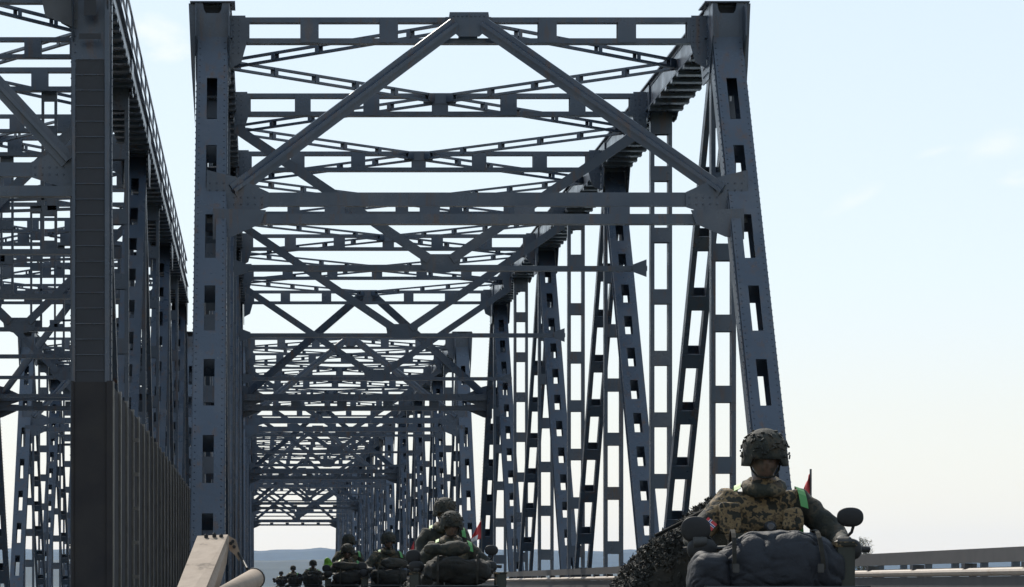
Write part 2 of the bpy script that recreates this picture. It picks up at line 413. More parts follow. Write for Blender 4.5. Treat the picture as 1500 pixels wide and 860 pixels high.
def soft_blob(name, c, rx, ry, rz, mat, parent, e=2.6, amp=.02, seed=0, n=28, crease=0):
    mb = MB()
    for k in range(n + 1):
        ph = math.pi * (k / n - .5)
        for i in range(n * 2):
            th = math.pi * i / n
            def sp(v, p): return math.copysign(abs(v) ** p, v)
            d = V((sp(math.cos(ph), 2 / e) * sp(math.cos(th), 2 / e), sp(math.cos(ph), 2 / e) * sp(math.sin(th), 2 / e), sp(math.sin(ph), 2 / e)))
            q = V((d.x * rx, d.y * ry, d.z * rz))
            q += d * (noise.noise(q * 5 + V((seed, 0, 0))) * amp + noise.noise(V((q.x * 14, q.y * 6, q.z * 10 + seed))) * amp * .4)
            if crease:
                wv = noise.noise(q * 4 + V((seed, 3, 0))) * 1.3
                for (kx, kz, ph_, am) in ((11, 17, 0, 1), (-9, 13, 2.1, .8), (5, 26, 4, .55)):
                    t_ = math.sin(q.x * kx + q.z * kz + q.y * 6 + ph_ + wv * 2.4)
                    q -= d * crease * am * max(0, abs(t_) ** .5 * -1 + .62) * (0.5 + noise.noise(q * 6 + V((0, seed, 9))))
            mb.v.append(tuple(V(c) + q))
    w = n * 2
    for k in range(n):
        for i in range(w):
            a, b = k * w + i, k * w + (i + 1) % w
            mb.f.append((a, b, b + w, a + w)); mb.m.append(0)
    return mb.build(name, mat, parent, smooth=True)

# ------------------------------------------------------------------ all-terrain vehicle
def make_atv():
    r = empty('quad_bike', (0, 0, 0))
    mb = MB()
    bevel_box(mb, (-.22, -.95, .42), (.22, .75, .70), .05); bevel_box(mb, (-.17, -.55, .68), (.17, -.2, .92), .06); bevel_box(mb, (-.3, -1.02, .60), (.3, -.80, .82), .05)
    mb.build('body', M['green'], r)
    for sx in (-1, 1):
        for yy in (-.68, .62):
            w = MB(); w.lathe([(-.12, .19), (-.13, .27), (-.10, .315), (0, .325), (.10, .315), (.13, .27), (.12, .19)], (sx * .47, yy, .325), 'X', 28)
            for k in range(22):
                an = 2 * math.pi * k / 22; c = V((sx * .47, yy + math.cos(an) * .322, .325 + math.sin(an) * .322)); t = V((0, -math.sin(an), math.cos(an))); nn = V((0, math.cos(an), math.sin(an)))
                w.obox(c, V((.10, 0, 0)) + t * .03, t * .016, nn * .012)
            t = w.build('tyre', M['rubber'], r)
            w = MB(); w.lathe([(-.10, .10), (-.08, .185), (.08, .185), (.10, .10), (.125, .06)], (sx * .47, yy, .325), 'X', 20); w.build('rim', M['metal'], t)
            f = MB()
            pts = []
            for k in range(9):
                an = math.pi * (k / 8 * .95 + .03); pts.append((yy - math.cos(an) * .42, .36 + math.sin(an) * .40))
            for k in range(8):
                (y0, z0), (y1, z1) = pts[k], pts[k + 1]
                x0, x1 = sorted((sx * .24, sx * .60))
                f.add([(x0, y0, z0), (x1, y0, z0 - .02), (x1, y1, z1 - .02), (x0, y1, z1), (x0, y0, z0 - .03), (x1, y0, z0 - .05), (x1, y1, z1 - .05), (x0, y1, z1 - .03)],
                      [(0, 1, 2, 3), (7, 6, 5, 4), (0, 4, 5, 1), (2, 6, 7, 3), (1, 5, 6, 2), (3, 7, 4, 0)])
            f.build('fender', M['green'], r)
    mb = MB(); bevel_box(mb, (-.17, -.2, .70), (.17, .62, .86), .06); mb.build('seat', M['black'], r)
    for (y0, y1, nm) in ((-1.08, -.58, 'front_rack'), (.55, 1.05, 'rear_rack')):
        mb = MB(); z = .88
        for k in range(7): mb.tube([(-.45, y0 + (y1 - y0) * k / 6, z), (.45, y0 + (y1 - y0) * k / 6, z)], .012, 6)
        for sx in (-.45, .45): mb.tube([(sx, y0, z), (sx, y1, z)], .014, 6); mb.tube([(sx * .6, (y0 + y1) / 2, .66), (sx * .6, (y0 + y1) / 2, z)], .014, 6)
        mb.build(nm, M['metal'], r)
    mb = MB(); mb.tube([(-.52, -.46, 1.10), (-.30, -.53, 1.11), (-.1, -.45, 1.0), (.1, -.45, 1.0), (.30, -.53, 1.11), (.52, -.46, 1.10)], .014, 8)
    mb.tube([(0, -.42, .8), (0, -.45, 1.01)], .03, 8); hb = mb.build('handlebar', M['metal'], r)
    for sx in (-1, 1):
        mb = MB(); mb.tube([(sx * .36, -.511, 1.108), (sx * .53, -.457, 1.10)], .019, 10); mb.build('grip', M['rubber'], hb)
        m = soft_blob('hand_guard', (sx * .44 if sx < 0 else .385, -.60, 1.10), .085, .045, .065, M['black'], hb, e=2.4, amp=.004)
    mb = MB(); bevel_box(mb, (-.12, -.56, 1.02), (.16, -.42, 1.19), .03); mb.build('instrument_pod', M['black'], r)
    for sx in (-1, 1):
        mb = MB(); mb.tube([(sx * .34, -.5, 1.11), (sx * .42, -.55, 1.20), (sx * .40 if sx < 0 else sx * .43, -.56, 1.24)], .009, 6)
        cx = .41 if sx > 0 else -.47
        st = mb.build('mirror', M['black'], r)
        m = soft_blob('mirror_shell', (cx, -.56, 1.285 if sx > 0 else 1.215), .076 if sx > 0 else .085, .022, .056 if sx > 0 else .075, M['black'], st, e=2.35, amp=.001)
        m.rotation_euler = (0, 0, 0)
    for sx in (-1, 1):
        mb = MB(); mb.lathe([(-.03, .06), (.0, .075), (.02, .07)], (sx * .2, -1.03, .72), 'Y', 16); mb.build('headlight', M['glass'], r)
    mb = MB(); mb.tube([(-.28, -1.1, .45), (-.28, -1.14, .68), (.28, -1.14, .68), (.28, -1.1, .45)], .02, 8); mb.tube([(-.28, -1.12, .56), (.28, -1.12, .56)], .016, 8); mb.build('bumper', M['metal'], r)
    return r

def net_pile(name, spine, seed, n, label, group=None):
    """spine: list of (x, y, z, half-width, top) ; a mound of small leaf-cut scraps over a lumpy core"""
    rnd = random.Random(seed); mb = MB()
    nx, ny = 28, 14
    x0, x1, y0, y1, hf, zb = spine
    for jv in range(ny + 1):
        for i in range(nx + 1):
            s, t = i / nx, jv / ny
            x = x0 + (x1 - x0) * s; y = y0 + (y1 - y0) * t
            e = min(1, 5 * t, 5 * (1 - t)) ** .5
            h = hf(s) * (.55 + .45 * e)
            h += .05 * noise.noise(V((x * 9, y * 9, seed))) + .025 * noise.noise(V((x * 23, y * 23, seed)))
            if i in (0, nx) or jv in (0, ny): h = 0
            mb.v.append((x, y, zb + max(0, h)))
    for jv in range(ny):
        for i in range(nx):
            a = jv * (nx + 1) + i; mb.f.append((a, a + 1, a + nx + 2, a + nx + 1)); mb.m.append(0)
    core = len(mb.f)
    for k in range(n):
        f = mb.f[rnd.randrange(core)]; p = [V(mb.v[q]) for q in f]
        c = p[0].lerp(p[1], rnd.random()).lerp(p[3].lerp(p[2], rnd.random()), rnd.random())
        nn = (p[1] - p[0]).cross(p[3] - p[0]); nn = nn.normalized() if nn.length > 1e-7 else V((0, 0, 1))
        c += nn * rnd.uniform(-.005, .045)
        t = V((rnd.gauss(0, 1), rnd.gauss(0, 1), rnd.gauss(0, 1))).normalized(); b = t.cross(nn + V((rnd.gauss(0, .5), rnd.gauss(0, .5), rnd.gauss(0, .5)))).normalized()
        l, w = rnd.uniform(.008, .024), rnd.uniform(.004, .012)
        mb.add([c - t * l, c + b * w, c + t * l + nn * .01, c - b * w], [(0, 1, 2, 3)], 0)
    o = mb.build(name, M['net'])
    return tag(o, label, 'camouflage net', group)
def make_flag(x, y, z0, h, cols, label, group, hang=.2, side=-1):
    r = empty('flag', (x, y, z0), label, 'flag', group)
    mb = MB(); mb.tube([(0, 0, 0), (.0, 0, h)], .007, 6); mb.build('pole', M['rail'], r)
    mb = MB(); ncol = 9; nr = 10
    for k in range(nr + 1):
        for i in range(ncol + 1):
            s = i / ncol; t = k / nr
            x_ = side * (s * hang * (.35 + .65 * t)); z_ = h - .02 - .22 * t * (1 - .1 * s) - s * .06 - s * s * .03
            mb.v.append((x_, .025 * math.sin(s * 9 + t * 2), z_))
    for k in range(nr):
        for i in range(ncol):
            a = k * (ncol + 1) + i; mb.f.append((a, a + 1, a + ncol + 2, a + ncol + 1)); mb.m.append(cols(i / ncol, k / nr))
    c = mb.build('cloth', [M['red'], M['white'], M['navy']], r, smooth=True)
    md = c.modifiers.new('t', 'SOLIDIFY'); md.thickness = .003
    return r
def shoulder_patch(body):
    pass

driver = make_soldier(1); passenger = make_soldier(5, 'lap')
atv = make_atv()
# ------------------------------------------------------------------ truss span
ZSTRUT_T = EYE + 829 * u_       # top of the top struts
ZSTRUT_B = EYE + 791 * u_
ZC0, ZC1 = EYE + 799 * u_, EYE + 843 * u_   # chord bottom and top
ZLOW = EYE + 541 * u_           # sway and portal strut level
ZB = -1.15                      # bottom chord centre line
CW = .62                        # chord width
DX = V((1, 0, 0)); DY = V((0, 1, 0)); DZ = V((0, 0, 1))

def grid_rivets(mb, x0, x1, z0, z1, y, step=.13, r=.02):
    x0, x1 = min(x0, x1), max(x0, x1); x = x0
    while x <= x1:
        z = z0
        while z <= z1:
            mb.rivet((x, y, z), (0, -1, 0), r); z += step
        x += step
def gusset_rivets(mb, pts_x, y0, y1, z0, z1, nx, step=.16):
    y = y0 + .08
    while y < y1:
        z = z0 + .08
        while z < z1:
            mb.rivet((pts_x, y, z), (nx, 0, 0), .026); z += step
        y += step

def make_span(xl, xr, ys, run_in, run_out, rivets, handrail=False, ribbed=False, dense=False):
    """ys: y of the top joints 0..6 (local); run_in/run_out: run of the end posts"""
    root = empty('truss_span', (0, 0, 0))
    mt = M['steel']
    zt = (ZC0 + ZC1) / 2
    n = len(ys)
    yb = [ys[0] - run_in] + ys[:] + [ys[-1] + run_out]
    def on_post(entry, z, fwd=0):
        t = (z - ZB) / (zt - ZB)
        y = (ys[0] - run_in * (1 - t)) if entry else (ys[-1] + run_out * (1 - t))
        return y
    for x in (xl, xr):
        inn = 1 if x == xl else -1      # towards the road
        right = x == xr
        # end posts
        for entry in (True, False):
            ye = ys[0] if entry else ys[-1]
            run = -run_in if entry else run_out
            mb = MB()
            p1 = V((x, ye + run * .03, zt - .30)); p0 = V((x, ye + run, ZB))
            if run_in < 1 and entry: p1.z = ZC1 - .02
            rib = ribbed and entry
            if rib:
                mb.slotted(p0, p1, DX, .70, .60, .34, .62, 60, lead=99)
                L = p1.z - p0.z
                top = p1.z - 1.95
                z = p0.z + .3
                v = -1
                while z < top:       # stacked cover plates
                    mb.box((x - .26, p0.y - .325, z), (x + .26, p0.y - .312, z + .262), 1); mb.box((x - .26, p0.y - .345, z + .266), (x + .26, p0.y - .312, z + .278)); z += .282
                mb.box((x - .32, p0.y - .36, p0.z), (x - .27, p0.y - .312, top)); mb.box((x + .27, p0.y - .37, p0.z), (x + .35, p0.y - .312, top + 1.9))
                mb.box((x - .11, p0.y - .325, p1.z - 1.02), (x + .11, p0.y - .312, p1.z - .7), 1)  # dark plate painted in for the shade inside a window
                mb.box((x - .2, p0.y - .33, p1.z - 1.45), (x + .2, p0.y - .312, p1.z - 1.35), 1)  # dark strip painted in for the shade of a notch
            else:
                mb.slotted(p1, p0, DX, .57, .5, .2, 1.06, 1.72, lead=1.32)
            if entry:
                # stiffened head with cap plate and notch
                d = (p0 - p1).normalized(); nrm = DX.cross(d).normalized()
                if nrm.y > 0: nrm = -nrm
                if not rib:
                    f = ye - .62                     # front of the head box
                    mb.box((x - .44, f - .05, ZC1 + .015), (x + .44, ye + .3, ZC1 + .04))
                    for sg in (-1, 1):
                        xa, xb = sorted((x + sg * .19, x + sg * .34)); mb.box((xa, f, ZC1 - 1.02), (xb, f + .03, ZC1 + .013))
                    mb.box((x - .1899, f, ZC1 - .86), (x + .1899, f + .03, ZC1 - .19))
                    for sg in (-1, 1): mb.plate([(x + sg * .1898, f + .015, ZC1 + .012), (x + sg * .1898, f + .015, ZC1 - .1899), (x + sg * .13, f + .015, ZC1 - .1899), (x + sg * .17, f + .015, ZC1 - .12)], DY, .03)
                    for sg in (-1, 1): mb.box((x + sg * .325 - .014, f + .031, ZC1 - 1.02), (x + sg * .325 + .014, ye + .2, ZC1 + .013))
                    mb.box((x - .3, f + .3, ZC1 - 1.02), (x + .3, f + .32, ZC1 + .01), 1)  # dark backing colour deepens the shade behind the notch
                    so = -inn
                    mb.plate([(x + so * .342, f + .1, ZC1 + .013), (x + so * .47, f + .1, ZC1 + .013), (x + so * .42, f + .1, ZC1 - 1.2), (x + so * .342, f + .1, ZC1 - 2.4)], DY, .05)
            if rivets:
                d = p1 - p0; L = d.length; d.normalize(); nrm = DX.cross(d)
                if (nrm.y > 0) == entry: nrm = -nrm
                k = .2
                while k < L - .3:
                    c = p0 + d * k
                    for sg in (-1, 1):
                        mb.rivet(c + DX * sg * (.24 if not rib else .29) + nrm * (.262 if not rib else .32), nrm, .017)
                        mb.rivet(c + DX * sg * (.308 if not rib else .372) + nrm * .17, DX * sg, .018)
                    k += .15
            if rib or (entry and rivets and run_in > 1):   # riveted edge flanges
                for sg in (-1, 1):
                    dd = DX * sg * (.296 if not rib else .361); mb.bar(p0 + dd, p1 + dd, DX, .022, .40)
            o = mb.build('end_post', [mt, M['rib']], root)
        # top chord: two webs, top cover, battens below
        mb = MB()
        y0, y1 = ys[0] - .32, ys[-1] + .35
        for sg in (-1, 1):
            mb.box((x + sg * (CW / 2 - .03) - .015, y0, ZC0), (x + sg * (CW / 2 - .03) + .015, y1, ZC1 - .02))
            xx = x + sg * (CW / 2 - .015 + .03)
            mb.box((xx - .06, y0 + .01, ZC0 - .028), (xx + .06, y1 - .01, ZC0 - .004))
        mb.box((x - CW / 2 - .06, y0 - .01, ZC1 - .018), (x + CW / 2 + .06, y1 + .01, ZC1 + .012))
        y = y0 + .2
        while y < y1 - .3:
            mb.box((x - CW / 2 - .07, y, ZC0 - .10), (x + CW / 2 + .07, y + .30, ZC0 - .031)); y += 1.02
        if rivets and right:
            y = y0
            while y < y1:
                mb.rivet((x + inn * (CW / 2 - .012), y, ZC0 + .09), DX * inn, .024)
                mb.rivet((x + inn * (CW / 2 - .012), y, ZC1 - .1), DX * inn, .024); y += .2
        ch = mb.build('top_chord', mt, root)
        for k, y in enumerate(ys):          # gusset plates (sub-parts)
            big = k % 2 == 0
            hy, hz = (1.0, 1.45) if big else (.55, .8)
            for sg in (-1, 1):
                px = x + sg * (CW / 2 + .012)
                pts = [(px, y - hy, ZC1 - .06), (px, y + hy, ZC1 - .06), (px, y + hy, ZC0 - .1), (px, y + hy * .45, ZC1 - hz), (px, y - hy * .45, ZC1 - hz), (px, y - hy, ZC0 - .1)]
                g = MB(); g.plate(pts, DX, .024)
                if rivets and k < 4 and sg == inn:
                    gusset_rivets(g, x + inn * (CW / 2 + .024), y - hy * .42, y + hy * .42, ZC1 - hz + .05, ZC1 - .15, inn)
                g.build('gusset_plate', mt, ch)
        # bottom chord
        mb = MB(); mb.slotted((x, yb[0] - .3, ZB), (x, yb[-1] + .3, ZB), DX, .5, .5, .2, .7, 1.4)
        mb.build('bottom_chord', mt, root)
        # verticals at every top joint
        for k, y in enumerate(ys):
            if ribbed and k == 0: continue
            mb = MB()
            mb.ladder((x, y, ZB + .2), (x, y, ZC0 - .02), DX, .49, .088, .30, .33, 1.47, ends=.5)
            mb.build('vertical_post', mt, root)
        # diagonals: even joint at the top, odd joint at the bottom
        for k in range(n - 1):
            mb = MB()
            if k % 2 == 0:
                p0, p1 = V((x, ys[k], ZC0 - .25)), V((x, ys[k + 1], ZB))
                mb.ladder(p0, p1, DX, .47, .105, .30, .36, 1.5, ends=.6)
            else:
                p0, p1 = V((x, ys[k + 1], ZC0 - .25)), V((x, ys[k], ZB))
                mb.slotted(p0, p1, DX, .52, .38, .19, .62, 1.08)
                if rivets:
                    d = p1 - p0; L = d.length; d.normalize(); q = .3
                    while q < L:
                        mb.rivet(p0 + d * q + DX * inn * .226, DX * inn, .02); q += .16
            mb.build('diagonal', mt, root)
        if handrail and right:
            mb = MB(); y = y0; xx = x + .30
            z0 = ZC1 + .012
            while y < y1 - .1:
                mb.box((xx - .02, y, z0), (xx + .02, y + .04, z0 + .98)); y += 2.9
            for zz in (.5, .98): mb.box((xx - .022, y0, z0 + zz - .02), (xx + .024, y1, z0 + zz + .02))
            # mesh panel uprights
            mb.build('handrail', mt, root)
    # ---- cross members
    xi0, xi1 = xl + CW / 2 + .03, xr - CW / 2 - .03
    xc = (xl + xr) / 2; W = xi1 - xi0
    zl = ZSTRUT_T - .1                         # lateral level
    for k, y in enumerate(ys):
        mb = MB(); zc = (ZSTRUT_T + ZSTRUT_B) / 2
        dep = ZSTRUT_T - ZSTRUT_B
        mb.ladder((xi0, y, zc), (xi1, y, zc), DZ, dep, .10, .26, .36, 1.47, ends=.38)
        # end gussets hanging to the chord bottom
        for sx, sg in ((xi0, 1), (xi1, -1)):
            mb.plate([(sx, y - .15, ZSTRUT_T + .03), (sx + sg * .3, y - .15, ZSTRUT_T + .03), (sx + sg * .32, y - .15, ZSTRUT_B - .02), (sx + sg * .22, y - .15, ZSTRUT_B - .38), (sx, y - .15, ZSTRUT_B - .5)], DY, .02)
        if rivets and k < 4:
            for sx, sg in ((xi0, 1), (xi1, -1)): grid_rivets(mb, sx + sg * .06, sx + sg * .26, ZSTRUT_B - .2, ZSTRUT_T - .05, y - .161, .11, .017)
        # centre gusset for the laterals
        mb.plate([(xc - .45, y - .16, zl + .10), (xc + .45, y - .16, zl + .10), (xc + .35, y - .16, zl - .14), (xc - .35, y - .16, zl - .14)], DY, .022)
        mb.build('top_strut', mt, root)
    for k in range(n - 1):
        ym = (ys[k] + ys[k + 1]) / 2
        for sx in (xi0, xi1):
            for ye in (ys[k] + .18, ys[k + 1] - .18):
                mb = MB()
                ex = xc + (-.18 if sx == xi0 else .18)
                oy = -.02 if ye < ym else .02
                mb.ladder((sx, ym + oy * 6, zl - .02), (ex, ye, zl - .02), DZ, .20, .05, .10, .11, 1.25, ends=.2)
                mb.build('lateral_brace', mt, root)
    if dense:      # half-panel struts and hangers of the left-hand bridge
        for k in range(n - 1):
            y = (ys[k] + ys[k + 1]) / 2
            mb = MB(); mb.ladder((xi0, y, zl - .35), (xi1, y, zl - .35), DZ, .42, .08, .2, .34, 1.2, ends=.38)
            mb.build('top_strut', mt, root)
        for k in range(1, n):
            y = ys[k] + .25
            for q in (1.15, 2.9):
                mb = MB(); mb.ladder((xi1 - q, y, ZLOW - .05), (xi1 - q, y, ZSTRUT_B + .05), DX, .34, .06, .12, .22, .95)
                mb.build('sway_hanger', mt, root)
            b = MB(); b.ladder((xi1, y, ZLOW + 1.0), (xi1 - 3.2, y, ZLOW + .9), DZ, .3, .06, .12, .25, 1.0); b.build('sway_tie', mt, root)
            if k % 2 == 0:
                b = MB(); b.box((xi0, y - .14, ZLOW - .16), (xi1, y + .14, ZLOW - .04)); b.build('sway_tie', mt, root)
    # portals
    for entry in (True, False):
        ye = ys[0] if entry else ys[-1]
        sgn = -1 if entry else 1
        zl0 = ZLOW + (.09 if ribbed and entry else -.21)
        hz = .17
        mb = MB()
        ya = on_post(entry, zl0 + .18); yc = on_post(entry, zl0 - .2)
        oy = sgn * .20
        # upper and lower flange boxes and battens between
        mb.box((xi0 - .05, min(ya, ya + oy), zl0 + .075), (xi1 + .05, max(ya, ya + oy), zl0 + .33))
        yc2 = yc + sgn * .0
        mb.box((xi0 - .05, min(yc2, yc2 + sgn * .3) - .003, zl0 - .30), (xi1 + .05, max(yc2, yc2 + sgn * .3) + .003, zl0 - .115))
        kx = 0; nb = 5
        for i in range(nb + 1):
            bx = xi0 + .2 + (W - .4) * i / nb
            mb.obox((bx, (ya + yc) / 2 + sgn * .12, zl0 - .04), (.19, 0, 0), (0, .012, 0), (0, 0, .10))
        ps = mb.build('portal_strut', [mt, M['steel_dk']], root)
        # lower corner gussets
        for sx, sg in ((xi0, 1), (xi1, -1)):
            yg = ya + sgn * .235
            g = MB(); g.plate([(sx - sg * .42, yg, zl0 + .75), (sx + sg * .12, yg, zl0 + .62), (sx + sg * .75, yg, zl0 + .33), (sx + sg * .75, yg, zl0 + .05), (sx - sg * .08, yg, zl0 - .22), (sx - sg * .42, yg, zl0 - .25)], DY, .024)
            if rivets and entry:
                grid_rivets(g, sx + sg * .1, sx + sg * .68, zl0 + .10, zl0 + .3, yg - .013)
                grid_rivets(g, sx - sg * .36, sx - sg * .05, zl0 - .15, zl0 + .6, yg - .013)
            g.build('gusset_plate', mt, ps)
            if ribbed and entry:
                g = MB(); g.plate([(sx - sg * .1, yg, ZC1 + .1), (sx + sg * .48, yg, ZC1 + .1), (sx + sg * .62, yg, ZC1 - .42), (sx + sg * .5, yg, ZC1 - .98), (sx - sg * .1, yg, ZC1 - 1.22)], DY, .024)
                g.build('gusset_plate', M['steel_dk'], ps)
            else:
                yd = yc + sgn * .35
                g = MB(); g.plate([(sx - sg * .3, yd, zl0 - .02), (sx + sg * .7, yd, zl0 - .05), (sx + sg * .6, yd, zl0 - .31), (sx + sg * .05, yd, zl0 - .55), (sx - sg * .3, yd, zl0 - .6)], DY, .024)
                g.build('gusset_plate', mt, ps)
        ztop = ZSTRUT_T - .12
        ytop = on_post(entry, ztop) + sgn * .36
        for sx, sg in ((xi0, 1), (xi1, -1)):
            b = MB(); p0 = V((sx + sg * .08, ya + sgn * .27, zl0 + .34)); p1 = V((xc - sg * .25, ytop, ztop - .05))
            b.bar(p0, p1, DZ, .30, .05); b.bar(p0 + V((0, sgn * .06, 0)), p1 + V((0, sgn * .06, 0)), DZ, .07, .12)
            b.build('portal_brace', mt, ps)
        g = MB(); g.plate([(xc - .38, ytop, ZSTRUT_T + .06), (xc + .38, ytop, ZSTRUT_T + .06), (xc + .42, ytop, ZSTRUT_T - .22), (xc + .2, ytop, ZSTRUT_T - .42), (xc - .2, ytop, ZSTRUT_T - .42), (xc - .42, ytop, ZSTRUT_T - .22)], DY, .026)
        for i in range(8): g.rivet((xc - .3 + i * .085, ytop + sgn * .014, ZSTRUT_T - .02), (0, sgn, 0), .022)
        g.build('gusset_plate', mt, ps)
    # sway frames at odd joints
    for k in range(1, n - 1, 2):
        y = ys[k]; zs = ZLOW - .10
        mb = MB(); mb.box((xi0 - .02, y - .14, zs - .055), (xi1 + .02, y + .14, zs + .055))
        ss = mb.build('sway_strut', M['steel'], root)
        g = MB(); yg = y - .16
        g.plate([(xc - .48, yg, zs + .32), (xc + .48, yg, zs + .32), (xc + .42, yg, zs - .02), (xc + .2, yg, zs - .1), (xc - .2, yg, zs - .1), (xc - .42, yg, zs - .02)], DY, .025)
        g.build('gusset_plate', mt, ss)
        for sx, sg in ((xi0, 1), (xi1, -1)):
            g = MB(); g.plate([(sx, yg, zs + .2), (sx + sg * .32, yg, zs + .08), (sx + sg * .32, yg, zs - .08), (sx, yg, zs - .2)], DY, .025)
            g.build('gusset_plate', mt, ss)
        for sx, sg in ((xi0, 1), (xi1, -1)):
            b = MB(); p0 = V((sx + sg * .05, y - .18, ZSTRUT_B - .3)); p1 = V((xc - sg * .25, y - .18, zs + .2))
            b.bar(p0, p1, DZ, .22, .05); b.bar(p0 + V((0, .06, 0)), p1 + V((0, .06, 0)), DZ, .06, .1)
            b.build('sway_brace', mt, ss)
    # deck slab with kerbs and floor beams (one part)
    mb = MB()
    mb.box((xl + .55, yb[0], -.32), (xr - .55, yb[-1], -.004))
    for sx in (xl + .55, xr - .85): mb.box((sx, yb[0], -.004), (sx + .3, yb[-1], .14))
    mb.build('deck_slab', M['concrete'], root)
    for y in yb:
        b = MB(); b.box((xl, y - .02, -1.25), (xr, y + .02, -.36)); b.box((xl, y - .17, -1.29), (xr, y + .17, -1.252)); b.box((xl, y - .17, -.358), (xr, y + .17, -.324))
        b.build('floor_beam', mt, root)
    return root

XL, XR = -.915, 9.14
YS = [PAN * k for k in range(7)]
a = make_span(XL, XR, YS, 8.9, PAN, True)
a.location = (0, D0, 0)
lab = ['nearest right-hand truss span, its portal framed by riveted end posts and an inverted V brace',
       'second truss span of the right-hand bridge, portal seen through the nearest span',
       'third truss span of the right-hand bridge, its blue portal strut far down the road',
       'farthest truss span of the right-hand bridge, its exit opening onto the hazy hills']
GR = 'spans of the right-hand truss bridge'
tag(a, lab[0], 'bridge span', GR)
b0 = make_span(XL, XR, YS, 8.9, PAN, False); b0.location = (0, D0 + SPAN, 0); tag(b0, lab[1], 'bridge span', GR)
for i in (2, 3):
    c = copy_tree(b0); c.location = (0, D0 + SPAN * i, 0); tag(c, lab[i], 'bridge span', GR)
# left bridge
LX0, LX1 = -10.44, -3.07
lys = [61.4 - D0 + (YS[6] - (61.4 - D0)) * k / 6 for k in range(7)]
GL = 'spans of the left-hand truss bridge'
l0 = make_span(LX0, LX1, lys, .45, PAN, True, handrail=True, ribbed=True, dense=True)
l0.location = (0, D0, 0); tag(l0, 'nearest left-hand truss span with a ribbed upright end post and a handrail along its top', 'bridge span', GL)
l1 = make_span(LX0, LX1, YS, 8.9, PAN, False, dense=True); l1.location = (0, D0 + SPAN, 0)
llab = ['second truss span of the left-hand bridge, a blue slotted end post beyond the nearest span',
        'third truss span of the left-hand bridge, glimpsed between members of the second',
        'farthest truss span of the left-hand bridge, mostly hidden behind the nearer ones']
tag(l1, llab[0], 'bridge span', GL)
for i in (2, 3):
    c = copy_tree(l1); c.location = (0, D0 + SPAN * i, 0); tag(c, llab[i - 1], 'bridge span', GL)

# ------------------------------------------------------------------ roads, ground, river, hills
def sheet(name, x0, x1, y0, y1, z, mat, kind='structure'):
    mb = MB(); mb.add([(x0, y0, z), (x1, y0, z), (x1, y1, z), (x0, y1, z)], [(0, 1, 2, 3)])
    return tag(mb.build(name, mat), kind=kind)
sheet('road', XL + .86, XR - .86, -60, 700, .004, M['asphalt'])
mb = MB(); mb.add([(LX0 + .86, -60, .004), (LX1 - .86, -60, .004), (LX1 - .86, 700, .004), (LX0 + .86, 700, .004)], [(0, 1, 2, 3)])
tag(mb.build('neighbouring_road', M['asphalt']), kind='structure')
mb = MB()
for xx in (XL + 1.15, XR - 1.30): mb.add([(xx, -60, .008), (xx + .15, -60, .008), (xx + .15, 700, .008), (xx, 700, .008)], [(0, 1, 2, 3)])
for i in range(60):
    y = -60 + i * 12; xx = (XL + XR) / 2 - .07
    mb.add([(xx, y, .008), (xx + .14, y, .008), (xx + .14, y + 4, .008), (xx, y + 4, .008)], [(0, 1, 2, 3)])
tag(mb.build('road_markings', M['paint']), kind='structure')
# ground: one sheet with the river channel in it, out to the horizon
YEND = D0 + SPAN * 3 + PAN * 7.4
gx = [-12000, -6000, -3000, -1500, -600, -200, -60, -20, 20, 60, 200, 600, 1500, 3000, 6000, 12000]
gy = [-2000, -400, -60, 20, 52, 55, 68, 120, 250, YEND - 12, YEND + 4, YEND + 10, 600, 1200, 2500, 5000, 9000, 16000]
def gz(x, y):
    if y <= 52: return -.12
    if y < 60: return -.4
    if y < YEND - 5: return -17
    return -.15 if y < 900 else -3
mb = MB()
mb.add([(x, y, gz(x, y)) for y in gy for x in gx],
       [(j * len(gx) + i, j * len(gx) + i + 1, (j + 1) * len(gx) + i + 1, (j + 1) * len(gx) + i) for j in range(len(gy) - 1) for i in range(len(gx) - 1)])
tag(mb.build('ground', M['grass']), kind='structure')
mb = MB(); mb.add([(-11990, 56, -13), (11990, 56, -13), (11990, YEND + 3, -13), (-11990, YEND + 3, -13)], [(0, 1, 2, 3)])
tag(mb.build('river', M['water']), kind='structure')
def hills(name, yc, half, xs, hfun, jag):
    mb = MB(); ny = 9; nx = len(xs)
    for j in range(ny):
        t = j / (ny - 1) * 2 - 1
        for i, x in enumerate(xs):
            h = hfun(x) * max(0, math.cos(t * math.pi / 2)) ** 1.2
            h += (noise.noise(V((x * .02, j * 3.1, yc))) * jag * (1 - abs(t)))
            mb.v.append((x, yc + t * half, -4 + h))
    for j in range(ny - 1):
        for i in range(nx - 1):
            a = j * nx + i; mb.f.append((a, a + 1, a + 1 + nx, a + nx)); mb.m.append(0)
    return tag(mb.build(name, M['hill'], smooth=False), kind='structure')
def far_h(x):
    px = 380 + F * x / 11000
    h = 65 + 2.5 * noise.noise(V((px * .006, 1.7, 0))) + 2.5 * noise.noise(V((px * .02, 5.1, 0)))
    h += 2.5 * math.exp(-((px - 450) / 45) ** 2)
    if px > 1000: h -= min(14, (px - 1000) * .05)
    h += 7 * math.exp(-((px - 1360) / 45) ** 2)
    return h * 11 / 6
hills('far_hills', 11000, 800, [-4400 + 20 * i for i in range(460)], far_h, 4.5)
def near_h(x):
    px = 380 + F * x / 5500
    h = 27 + 2.5 * noise.noise(V((px * .01, 9.7, 0)))
    if px > 520: h -= min(12, (px - 520) * .08)
    return h * 1.72
hills('near_hills', 5500, 400, [-2200 + 10 * i for i in range(420)], near_h, 2.4)

